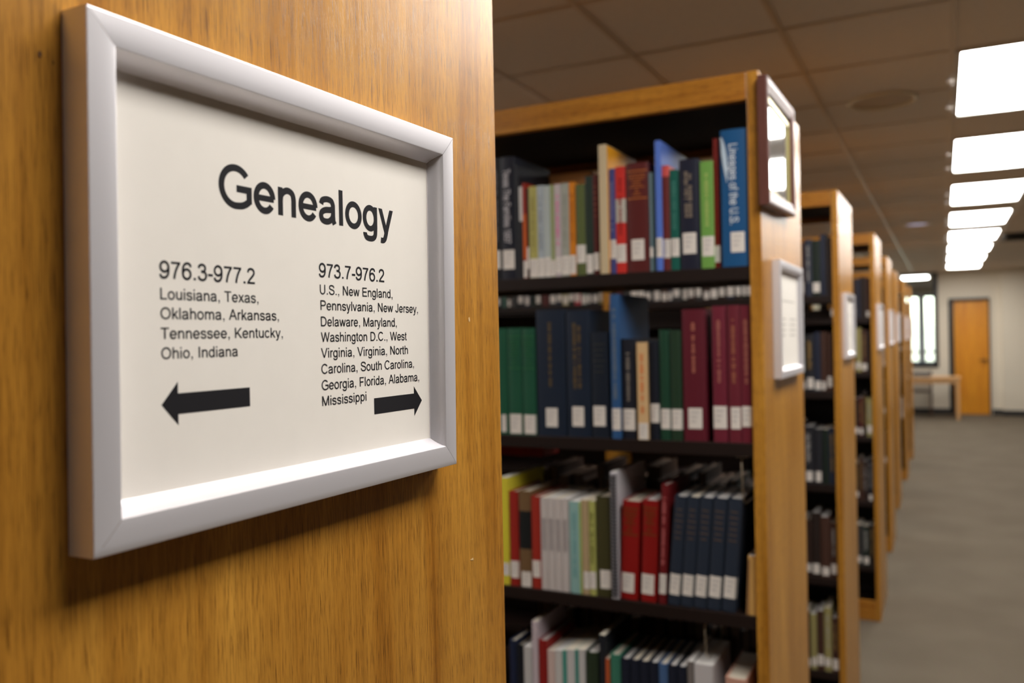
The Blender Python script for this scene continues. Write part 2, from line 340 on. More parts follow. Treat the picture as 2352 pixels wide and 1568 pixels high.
for i in range(i0, i1):
    far.box(GX + i * TX + .007, GX + (i + 1) * TX - .007, WALLY + .02, 24, CEIL + .004, CEIL + .018)
f_o = far.build('ceiling_tile_field', TILE, ce); f_o['kind'] = 'stuff'
b = MB(); b.box(XL_ - .1, XR_ + .1, YB_ - .1, 24, CEIL + .12, CEIL + .2); b.build('ceiling_deck', mat('deck', (60, 58, 55), .9), ce)
for i in range(i0, i1 + 1):
    b = MB(); x = GX + i * TX; b.box(x - .010, x + .010, YB_, 23.6, CEIL - .001, CEIL + .003); b.box(x - .002, x + .002, YB_, 23.6, CEIL + .003, CEIL + .03); b.build('grid_runner', TBAR, ce)
b = MB()
for j in range(j0, j1 + 1):
    y = GY + j * TY
    for i in range(i0, i1):
        if i in ROWS and j - 1 in LJ[i]: continue
        b.box(GX + i * TX + .012, GX + (i + 1) * TX - .012, y - .010, y + .010, CEIL - .001, CEIL + .003)
c_ = b.build('cross_tee', TBAR, ce); c_['kind'] = 'stuff'
# ------------------------------------------------------------------ fluorescent fixtures
ENAM = mat('white_enamel', (190, 186, 178), .35)
DIFF = bpy.data.materials.new('lit_diffuser'); DIFF.use_nodes = True; p = DIFF.node_tree.nodes['Principled BSDF']
p.inputs['Base Color'].default_value = (.9, .9, .88, 1); p.inputs['Emission Color'].default_value = (1, .975, .93, 1); p.inputs['Emission Strength'].default_value = LAMP
LY = 2 * TY
fb = MB(); bw = .012
fb.box(bw, TX - bw, bw, LY - bw, .02, .075); fm = fb.mesh('housing', ENAM)
fb = MB()
for a in ((.008, .03, .008, LY - .008), (TX - .03, TX - .008, .008, LY - .008), (.03, TX - .03, .008, .028), (.03, TX - .03, LY - .028, LY - .008)): fb.box(*a, -.004, .018, c=.001)
frm = fb.mesh('frame', ENAM)
fb = MB(); nx = 8
fb.grid([[(.028 + (TX - .056) * u / nx, y, .004 - .006 * math.sin(math.pi * u / nx)) for u in range(nx + 1)] for y in (.026, LY - .026)]); dm = fb.mesh('diffuser', DIFF)
fb = MB(); fb.box(-.014, .010, 0, .07, -.016, -.0015, c=.003); lm = fb.mesh('latch', mat('bright_latch', (235, 226, 216), .2))
ORD = ['nearest', 'second', 'third', 'fourth', 'fifth', 'sixth', 'seventh', 'eighth', 'ninth', 'tenth', 'eleventh']
for i in ROWS:
    for j in LJ[i]:
        y = GY + j * TY
        if y + LY > WALLY: continue
        vis = i == 0 and j >= -3
        if vis: lab = 'lit rectangular ceiling light over the aisle, %s from the camera' % ORD[(j + 3) // 3]
        else: lab = 'lit rectangular ceiling light outside the view, %s' % ('added fill over the gap before the second bookcase' if i == -5 else 'added fill behind the camera' if j == -15 else 'right overhead in the aisle row' if i == 0 else ORD[(j + 6) // 3] + ' of the far left row')
        t_ = tag(empty('ceiling_light', (GX + i * TX, y, CEIL)), lab, 'light', 'ceiling lights over the aisle' if i == 0 else 'ceiling lights over other aisles')
        link('housing', fm, t_); link('frame', frm, t_); link('diffuser', dm, t_)
        for yy in (.38, .86): link('latch', lm, t_, (-.006, yy, -.002))
for x, y, lab in ((-.76, 18.5, 'lit ceiling light in the far room, nearest to the black-framed opening'), (-2.4, 20.4, 'added unseen ceiling light brightening the far room, left and deeper in'), (1.6, 20.4, 'added unseen ceiling light brightening the far room, behind the door wall')):  # the two deeper fixtures are unseen, added to brighten the far room
    t_ = tag(empty('ceiling_light', (x, y, CEIL)), lab, 'light', 'ceiling lights in the far room')
    link('housing', fm, t_); link('frame', frm, t_); link('diffuser', dm, t_)
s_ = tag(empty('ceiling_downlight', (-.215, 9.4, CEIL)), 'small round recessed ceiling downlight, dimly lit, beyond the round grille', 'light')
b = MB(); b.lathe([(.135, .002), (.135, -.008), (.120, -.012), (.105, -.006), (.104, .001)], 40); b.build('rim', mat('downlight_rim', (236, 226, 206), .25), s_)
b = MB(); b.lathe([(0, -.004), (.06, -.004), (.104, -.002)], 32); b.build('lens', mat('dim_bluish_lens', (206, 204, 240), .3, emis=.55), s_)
for x, y, lab in ((-.235, 4.27, 'large round ceiling speaker grille in the tiles left of the lights'),):
    s_ = tag(empty('ceiling_grille', (x, y, CEIL)), lab, 'grille')
    b = MB(); b.lathe([(.150, .002), (.150, -.006), (.142, -.010), (.132, -.008), (.128, .001)], 40); b.build('rim', mat('grille_rim', (226, 214, 186), .25), s_)
    b = MB(); b.lathe([(0, -.0045), (.06, -.0045), (.129, -.002)], 40); b.build('perforated_disc', mat('grille_disc', (176, 156, 128), .45), s_)
v_ = tag(empty('air_vent', (.62, 10.95, CEIL)), 'dark slotted air vent in the ceiling right of the lights', 'vent')
b = MB(); b.box(0, .9, 0, .03, -.02, 0); b.box(0, .9, .75, .78, -.02, 0); b.box(0, .03, .03, .75, -.02, 0); b.box(.87, .9, .03, .75, -.02, 0); b.build('frame', STEEL, v_)
sm_ = MB(); sm_.box(.03, .87, -.02, .02, -.003, .0); sm_ = sm_.mesh('vane', BLACKTRIM)
for k in range(12): s_ = link('vane', sm_, v_, (0, .06 + k * .06, -.012)); s_.rotation_euler.x = math.radians(35)
# ------------------------------------------------------------------ bookcases
HID = mat('shadow_gap_board', (60, 40, 30), .6)
def bookcase(i):
    fx, fy = FX[i], FY[i]; n_bay = 3
    desc = {0: 'nearest oak bookcase end, filling the left of the picture behind the large framed sign', 1: 'oak bookcase with full shelves in the middle, framed picture on its end',
            2: 'oak bookcase, third from the camera, narrow sign on its end', 3: 'oak bookcase, fourth from the camera, glare on its upper end panel'}.get(i, 'oak bookcase end, %s along the aisle row' % ['', '', '', '', 'fifth', 'sixth', 'seventh', 'last and farthest'][i])
    t = tag(empty('bookcase', (fx, fy, 0)), desc, 'bookcase', 'row of oak bookcases along the aisle')
    D = DEP
    b = MB(); b.box(-TP, 0, 0, D, 0, H, c=.0022); b.build('end_panel', OAK, t)
    for k in range(1, n_bay + 1):
        b = MB(); b.box(-k * BAY - TP, -k * BAY, 0.001, D - .001, 0, H - .002, c=.0015); b.build('upright', OAK, t)
    for k in range(n_bay):
        xa, xb = -(k + 1) * BAY + .0005, -k * BAY - TP - .0005
        b = MB(); b.box(xa, xb, .012, D - .012, H - .018, H - .003); b.build('top_board', OAK_H, t)
        b = MB(); b.box(xa, xb, .0225, D - .0225, H - .033, H - .0182); b.build('soffit_board', DARK, t)
        for y in (.0005, D - .0225):
            b = MB(); b.box(xa, xb, y, y + .022, H - .0555, H - .0005, c=.0015); b.build('fascia', OAK_H, t)
        b = MB(); b.box(xa, xb, .012, D - .012, 0, .09); b.build('bottom_board', DARK, t)
        for y in (.0005, D - .0225):
            b = MB(); b.box(xa, xb, y, y + .022, 0, .105, c=.0015); b.build('kickboard', OAK_H, t)
        for n_, z in LV.items():
            if i == 3 and n_ == 'A': z = 1.625
            if i >= 4: z += (-.03, .02, .0, -.02)[i - 4]
            for side in (0, 1):
                y0 = .006 if side == 0 else D / 2 + .012; z2 = z + (.055 if side and n_ == 'A' else 0)
                b = MB(); b.box(xa, xb, y0, y0 + D / 2 - .018, z2 - .027, z2, c=.0012); b.build('shelf', DARK, t)
    if i >= 2:
        for k in range(n_bay):
            b = MB(); b.box(-(k + 1) * BAY + .001, -k * BAY - TP - .001, D / 2 - .009, D / 2 + .009, .092, (1.30 if k == 0 else 1.66) if i == 2 else (1.64 if k == 0 else H - .036)); b.build('divider_panel', DARK, t)
    return t
for i in range(8): bookcase(i)
# small chips and stains in the veneer of the nearest end panel
bc0 = next(o for o in bpy.data.objects if o.name == 'bookcase')
def fleck(name, M, y, z, pts, label):
    b = MB(); b.poly([(.0003, y + a, z + c - 0) for a, c in pts]); o = b.build(name, M, bc0); o.location = (0, -FY[0], 0); o['label'] = label
CHIP = mat('bare_wood_chip', (232, 196, 140), .6); SPOT = mat('dark_stain', (92, 56, 20), .5)
fleck('chip', CHIP, .608, 1.572, [(-.0012, .0022), (.0004, .0026), (.0010, .0), (.0002, -.0016), (-.0010, -.0004)], 'small pale chip in the veneer')
fleck('chip', CHIP, .605, 1.377, [(-.004, .0001), (.001, .0010), (.0016, -.0012), (-.001, -.0006)], 'thin pale scratch in the veneer')
fleck('stain', SPOT, .2385, 1.6835, [(.0008 * math.cos(a), .0015 * math.sin(a)) for a in [q * .6 for q in range(10)]], 'small dark stain spot left of the sign')
fleck('stain', SPOT, .2445, 1.6815, [(.0005 * math.cos(a), .0010 * math.sin(a)) for a in [q * .6 for q in range(10)]], 'tiny dark stain spot left of the sign')
# ------------------------------------------------------------------ framed signs
ALU = bpy.data.materials.new('brushed_silver_aluminium'); ALU.use_nodes = True; t = ALU.node_tree; p = t.nodes['Principled BSDF']
p.inputs['Base Color'].default_value = (.91, .88, .92, 1); p.inputs['Metallic'].default_value = .55; p.inputs['Roughness'].default_value = .36; p.inputs['Anisotropic'].default_value = .3
tc = t.nodes.new('ShaderNodeTexCoord'); mp = t.nodes.new('ShaderNodeMapping'); mp.inputs['Scale'].default_value = (300, 60, 900); nz = t.nodes.new('ShaderNodeTexNoise'); nz.inputs['Scale'].default_value = 3; bp = t.nodes.new('ShaderNodeBump'); bp.inputs['Strength'].default_value = .06; bp.inputs['Distance'].default_value = .0003
t.links.new(tc.outputs['Object'], mp.inputs[0]); t.links.new(mp.outputs[0], nz.inputs['Vector']); t.links.new(nz.outputs['Fac'], bp.inputs['Height']); t.links.new(bp.outputs[0], p.inputs['Normal'])
PAPER = mat('cream_sign_paper', (240, 233, 224), .7, noise=(60, .025, (1, 1, 1)))
FAINT = mat('grey_ink', (168, 162, 154), .7); INK = mat('black_ink', (26, 24, 28), .7, spec=.2)
PROF = [(0, .0), (0, .0156), (.0002, .0162), (.0007, .0164), (.004, .01655), (.009, .0165), (.0140, .0163), (.0146, .0161), (.0149, .0156), (.0159, .0130), (.0174, .0104), (.0191, .0081), (.0210, .0063), (.0210, .0)]
def sign(name, label, x, Q, polys, group='framed signs on the bookcase ends', simple=False, rail_mat=None, prof=PROF, paper_mat=None, paper_x=.0058, glass=False):
    """Q: four corners (Y, Z) of the outer front edge TL, TR, BR, BL on the panel plane X = x"""
    o = Vector((x, Q[3][0], Q[3][1])); t = tag(empty(name, o), label, 'sign' if name == 'framed_sign' else 'picture', group)
    TL, TR, BR, BL = [Vector((q[0] - Q[3][0], q[1] - Q[3][1])) for q in Q]
    def bil(a, c):  # distances in from left and from bottom, in metres
        W_ = (BR - BL).length; H_ = (TL - BL).length; s, r = a / W_, c / H_
        return (BL * (1 - s) + BR * s) * (1 - r) + (TL * (1 - s) + TR * s) * r
    W_ = (BR - BL).length; H_ = (TL - BL).length
    cs = [lambda a: bil(a, a), lambda a: bil(W_ - a, a), lambda a: bil(W_ - a, H_ - a), lambda a: bil(a, H_ - a)]
    for k in range(4):
        b = MB(); rows = []
        for a, d in prof:
            p, q = cs[k](a), cs[(k + 1) % 4](a); g = .00012
            e = (q - p).normalized() * g
            rows.append([(d + .0002, *(p + e)), (d + .0002, *(q - e))])
        b.grid(rows, 0, False); r_o = b.build('frame_rail', rail_mat or ALU, t)
        for pl in r_o.data.polygons: pl.use_smooth = True
        md = r_o.modifiers.new('e', 'EDGE_SPLIT'); md.split_angle = math.radians(19)
    a = prof[-1][0] - .001
    b = MB(); pts = [c(a) for c in cs]
    b.poly([(paper_x, *p) for p in pts]); b.poly([(.0008, *p) for p in pts][::-1])
    for k in range(4): p, q = pts[k], pts[(k + 1) % 4]; b.poly([(paper_x, *p), (.0008, *p), (.0008, *q), (paper_x, *q)])
    pp = b.build('paper' if not glass else 'picture_print', paper_mat or PAPER, t)
    for nm, PL in polys:
        b = MB()
        for k, P in enumerate(PL): b.poly([(paper_x + .00008 + .000012 * (q_[2] if len(q_) > 2 else k), q_[0] - Q[3][0], q_[1] - Q[3][1]) for q_ in P])
        b.build(nm, INK if len(polys) > 4 else FAINT, pp)
    return t
def fit(txt, yl, yr, base, em):
    BOLD[0] = 1.16 if em > .02 else 1.04; P, w_ = text_polys(txt, em); BOLD[0] = 1; a = min(p[0] for q in P for p in q); c = max(p[0] for q in P for p in q); k = (yr - yl) / (c - a)
    return [[(yl + (px - a) * k, base + py, si) for px, py, si in q] for q in P]
rows = [('heading', 'Genealogy', .3336, .4938, 1.6304, .0315),
 ('text_line', '976.3-977.2', .2940, .3588, 1.5895, .0122), ('text_line', 'Louisiana, Texas,', .2943, .3612, 1.5791, .0080), ('text_line', 'Oklahoma, Arkansas,', .2942, .3773, 1.5695, .0080),
 ('text_line', 'Tennessee, Kentucky,', .2941, .3803, 1.5597, .0079), ('text_line', 'Ohio, Indiana', .2941, .3448, 1.5499, .0079),
 ('text_line', '973.7-976.2', .4134, .4819, 1.5966, .0122), ('text_line', 'U.S., New England,', .4140, .4912, 1.5860, .0084), ('text_line', 'Pennsylvania, New Jersey,', .4143, .5230, 1.5763, .0084),
 ('text_line', 'Delaware, Maryland,', .4143, .4957, 1.5663, .0084), ('text_line', 'Washington D.C., West', .4141, .5077, 1.5567, .0084), ('text_line', 'Virginia, Virginia, North', .4138, .5090, 1.5469, .0084),
 ('text_line', 'Carolina, South Carolina,', .4138, .5163, 1.5370, .0085), ('text_line', 'Georgia, Florida, Alabama,', .4138, .5227, 1.5270, .0086), ('text_line', 'Mississippi', .4139, .4589, 1.5173, .0085)]
PL = [(a, fit(t_, l, r, z, em)) for a, t_, l, r, z, em in rows]
PL.append(('arrow', [[(.2936, 1.5275), (.3038, 1.5384), (.3038, 1.5166)], [(.3036, 1.5326), (.3036, 1.5222), (.3531, 1.5222), (.3531, 1.5326)]]))
PL.append(('arrow', [[(.5258, 1.5127), (.5155, 1.5020), (.5155, 1.5235)], [(.4673, 1.5183), (.4673, 1.5075), (.5157, 1.5075), (.5157, 1.5183)]]))
g_ = sign('framed_sign', 'large silver-framed sign reading Genealogy on the nearest oak panel', FX[0], [(.2491, 1.7058), (.5601, 1.7095), (.5558, 1.4624), (.2468, 1.4644)], PL)
for c in [q for p in g_.children for q in p.children]:
    if c.name.startswith('heading'): c['label'] = 'large black heading Genealogy'
    if c.name.startswith('arrow'): c['label'] = 'solid black arrow'
def faint(y0, z0, w_, n_):
    o = []
    for k in range(n_):
        x = 0
        while x < w_ - .01:
            s = R.uniform(.006, .02)
            if x + s > w_: break
            o.append([(y0 + x, z0 - k * .012), (y0 + x + s, z0 - k * .012), (y0 + x + s, z0 - k * .012 + .003), (y0 + x, z0 - k * .012 + .003)]); x += s + .004
    return o
for i in range(1, 8):
    yc, zc = FY[i] + .270, 1.585 if i == 1 else 1.578; w_, h_ = .320, .250
    Q = [(yc - w_ / 2, zc + h_ / 2), (yc + w_ / 2, zc + h_ / 2), (yc + w_ / 2, zc - h_ / 2), (yc - w_ / 2, zc - h_ / 2)]
    lab = 'silver-framed paper sign on the end of the %s bookcase from the camera' % ['', 'second', 'third', 'fourth', 'fifth', 'sixth', 'seventh', 'eighth'][i]
    sign('framed_sign', lab, FX[i], Q, [('text_line', faint(yc - .09, zc + .04, .18, 1)), ('text_line', faint(yc - .12, zc, .09, 4)), ('text_line', faint(yc + .02, zc, .09, 4))])
# dark moulded picture with a gilt liner above the second sign
GP = [(0, 0), (0, .016), (.002, .019), (.006, .020), (.012, .0195), (.017, .0175), (.024, .0165), (.028, .0150), (.028, .0)]
yc0, yc1 = 1.715, 2.055
Q = [(yc0, 2.062), (yc1, 2.070), (yc1, 1.822), (yc0, 1.808)]
pt = sign('picture_frame', 'dark walnut picture frame with reflecting glass at the top of the second bookcase end', FX[1], Q, [], group=None, rail_mat=DARKW, prof=GP, paper_mat=mat('grey_print', (150, 152, 150), .5), paper_x=.006, glass=True)
GILT = mat('pale_gilt', (198, 186, 120), .35, .3)
b = MB(); a0, a1 = .027, .040; W_, H_ = yc1 - yc0, .252
for (y0, y1, z0, z1) in ((a0, W_ - a0, a0, a1), (a0, W_ - a0, H_ - a1, H_ - a0), (a0, a1, a1, H_ - a1), (W_ - a1, W_ - a0, a1, H_ - a1)): b.box(.007, .012, y0, y1, z0, z1, c=.001)
b.build('gilt_liner', GILT, pt)
PG = mat('picture_glass', (140, 142, 140), .03, .0, 1.0, coat=1)
b = MB(); b.box(.0075, .0085, a1 - .001, W_ - a1 + .001, a1 - .001, H_ - a1 + .001); b.build('glass', PG, pt)
# ------------------------------------------------------------------ books
PAGE = mat('book_pages', (214, 204, 186), .85); SHADED = mat('shade_darkened_pages', (104, 82, 64), .9); PAGED = mat('white_book_pages', (206, 202, 198), .85); LAB = mat('white_call_label', (226, 217, 208), .6); PRN = mat('label_print', (196, 188, 184), .7)  # rear-row pages have the shade behind the front books painted in
GOLDR = .4
def cover_mesh(t, Dp, Hh, hard, mi_mat, bands):
    """board-and-spine cover: spine at y = 0, rounded; boards run back"""
    b = MB(); th = .0026 if hard else .0006; th = min(th, t * .22); bul = min(.004, t * .22) if hard else min(.0015, t * .1)
    out = [(0, Dp), (0, bul + .002 if hard else bul)] if hard else [(0, Dp), (0, bul)]
    N = 8
    for k in range(1, N): a = math.pi * k / N; out.append((t / 2 - t / 2 * math.cos(a), bul - bul * math.sin(a)))
    out += [(t, bul), (t, Dp)]
    inn = [(t - th, Dp)] + [(t - th, bul + th)] + [(t / 2, th * 1.3)] + [(th, bul + th), (th, Dp)]
    z = [0] + [v for lo, hi, c in (bands or []) for v in (lo, hi)] + [Hh]; z = sorted(set(z))
    for q in range(len(z) - 1):
        mid = (z[q] + z[q + 1]) / 2; mi = 0
        for k, (lo, hi, c) in enumerate(bands or []):
            if lo < mid < hi: mi = k + 1
        b.grid([[(x, y, zz) for x, y in out] for zz in (z[q], z[q + 1])], mi, False)
        b.grid([[(x, y, zz) for x, y in inn] for zz in (z[q], z[q + 1])], 0, False)
    for zz in (0, Hh):
        b.poly([(x, y, zz) for x, y in (out[0], out[1], inn[3], inn[4])], 0); b.poly([(x, y, zz) for x, y in (inn[0], inn[1], out[-2], out[-1])], 0)
        b.poly([(x, y, zz) for x, y in [inn[1]] + [inn[2]] + [inn[3]] + out[1:-1]], 0)
    b.poly([(0, Dp, 0), (th, Dp, 0), (th, Dp, Hh), (0, Dp, Hh)]); b.poly([(t - th, Dp, 0), (t, Dp, 0), (t, Dp, Hh), (t - th, Dp, Hh)])
    return b.mesh('book', mi_mat), th, bul
CM = {}
def colmat(c, hard=True):
    return mat('book_cloth' if hard else 'book_card', tuple(c), .55 if hard else .42, gain=1.0, spec=.35)
def book(x, y, z, t, Hh, c, kind, lab, ti, txt, band, lean, dp, label, group, cat='book', rot=0.0, name='book', parts=True, pm=None):
    hard = kind == 'hard'; ms = [colmat(c, hard)] + [colmat(q[2], hard) for q in (band or [])]
    if lab: lab = (max(.001, lab[0]),) + tuple(lab[1:])
    if abs(y - FY[1]) < .1 and x + t > FX[1] - TP - .0006: x = FX[1] - TP - .0006 - t
    me, th, bul = cover_mesh(t, dp, Hh, hard, ms, band)
    o = link(name, me, None, (x, y, z)); tag(o, label, cat, group)
    if lean: o.rotation_euler.y = math.atan2(lean, Hh); o.location.z += .0003 + t * math.sin(math.atan2(lean, Hh))
    if rot: o.rotation_euler.z = rot
    ins = .0035 if hard else .0003; b = MB()
    b.box(th + .0001, t - th - .0001, bul + th + (.001 if hard else 0), dp - (.003 if hard else .0), ins, Hh - ins)
    if parts: b.build('pages', pm or PAGE if pm or R.random() < .6 else PAGED, o)
    if not parts: return o
    ys = -.00025
    if lab:
        z0, z1, a, e = lab; b = MB(); m_ = .0
        N = 6; rows = []
        for zz in (z0, z1):
            rows.append([])
            for k in range(N + 1):
                xx = a + (e - a) * k / N; q = max(-1, min(1, (xx - t / 2) / (t / 2))); yy = bul - bul * math.sqrt(max(0, 1 - q * q)); rows[-1].append((xx, yy - .0004, zz))
        b.grid(rows, 0, True)
        if e - a > .008:
            for k in range(3):
                zz = z0 + (z1 - z0) * (.75 - .22 * k); wl = (e - a) * (.62, .5, .4)[k]; xa = a + (e - a) * .17
                pa = [((xa + wl * u / 2), zz) for u in range(3)]
                yq = lambda xx: bul - bul * math.sqrt(max(0, 1 - ((xx - t / 2) / (t / 2)) ** 2)) - .0008
                b.grid([[(u, yq(u), zz + h) for u, zz in pa] for h in (0, (z1 - z0) * .08)], 1)
        b.build('call_label', [LAB, PRN], o)
    zlo = (lab[1] + .008 if lab else .02); zhi = Hh * .94
    if band and len(band) and band[0][0] > zlo: zhi = min(zhi, Hh * .94)
    if txt:
        for s, cc in txt:
            em = .86 * t if t < .03 else .0235; P, w_ = text_polys(s, em); L_ = zhi - zlo; k = L_ * .9 / w_
            b = MB(); off = t * .5 - .36 * em
            for q in P: b.poly([(off + py, ys - .0003 - .00002 * si, zhi - .012 - px * k) for px, py, si in q])
            b.build('spine_title', mat('title_foil', cc, .5), o)
    elif ti and zhi - zlo > .03:
        kd, cc, dens = ti; tm_ = mat('title_foil', tuple(cc), GOLDR, .0); b = MB()
        def strip(xa, xb, za, zb):
            N = 6; yq = lambda xx: bul - bul * math.sqrt(max(0, 1 - ((xx - t / 2) / (t / 2)) ** 2)) - .0005
            b.grid([[(xa + (xb - xa) * q / N, yq(xa + (xb - xa) * q / N), zz) for q in range(N + 1)] for zz in (za, zb)])
        if kd == 'v':          # a line of lettering down the spine
            hx = min(t * .28, .0042); lines = 2 if t > .03 and dens > .29 and dens < .32 else 1
            for li in range(lines):
                xc = t * (.5 if lines == 1 else (.38, .58)[li]); zz = zhi - .012 - li * .006
                while zz > zlo + .012:
                    g = R.uniform(.0018, .0034); hh = hx * R.uniform(.55, 1)
                    if R.random() < .86: b.poly([(xc - hh, ys - .0002, zz - g), (xc + hh, ys - .0002, zz - g), (xc + hh, ys - .0002, zz), (xc - hh, ys - .0002, zz)])
                    zz -= g + .0016
                    if zz < zlo + (zhi - zlo) * (1 - min(1, dens * 1.9 + .25)): break
        elif kd == 'h':        # short lines across the upper spine
            for k in range(int(4 + 4 * dens)):
                zz = zhi - .015 - k * (zhi - zlo) * .085; ww = t * R.uniform(.22, .36)
                strip(t / 2 - ww, t / 2 + ww, zz, zz + .0028)
        elif kd == 'm':        # dense small print
            for k in range(26):
                zz = zhi - .035 - k * .0028; ww = t * R.uniform(.25, .36)
                strip(t / 2 - ww, t / 2 + ww, zz, zz + .0011)
        elif kd == 'g':        # two rules and centred title
            for f in (.965, .55):
                zz = zlo + (zhi - zlo) * f; strip(t * .05, t * .95, zz, zz + .003)
            for k in range(9):
                zz = zlo + (zhi - zlo) * (.91 - .038 * k); ww = t * (.36, .38, .3, .16, .22, .34, .06, .1, .2)[k]; xx = t / 2 - ww
                while xx < t / 2 + ww: g = min(R.uniform(.002, .006), t / 2 + ww - xx + .0005); strip(xx, xx + g, zz, zz + .0026); xx += g + .0012
        if b.f: b.build('spine_title', tm_, o)
    if kind == 'spiral':
        b = MB(); n_ = 34
        for k in range(n_):
            zz = .008 + (Hh - .016) * k / (n_ - 1); b.tube([(t / 2 + t * .42 * math.cos(a), .002 - .0045 * math.sin(a), zz) for a in [math.pi * q / 6 for q in range(7)]], .0024, 5)
        s_ = b.build('spiral_binding', mat('black_wire', (14, 15, 30), .5), o)
    return o
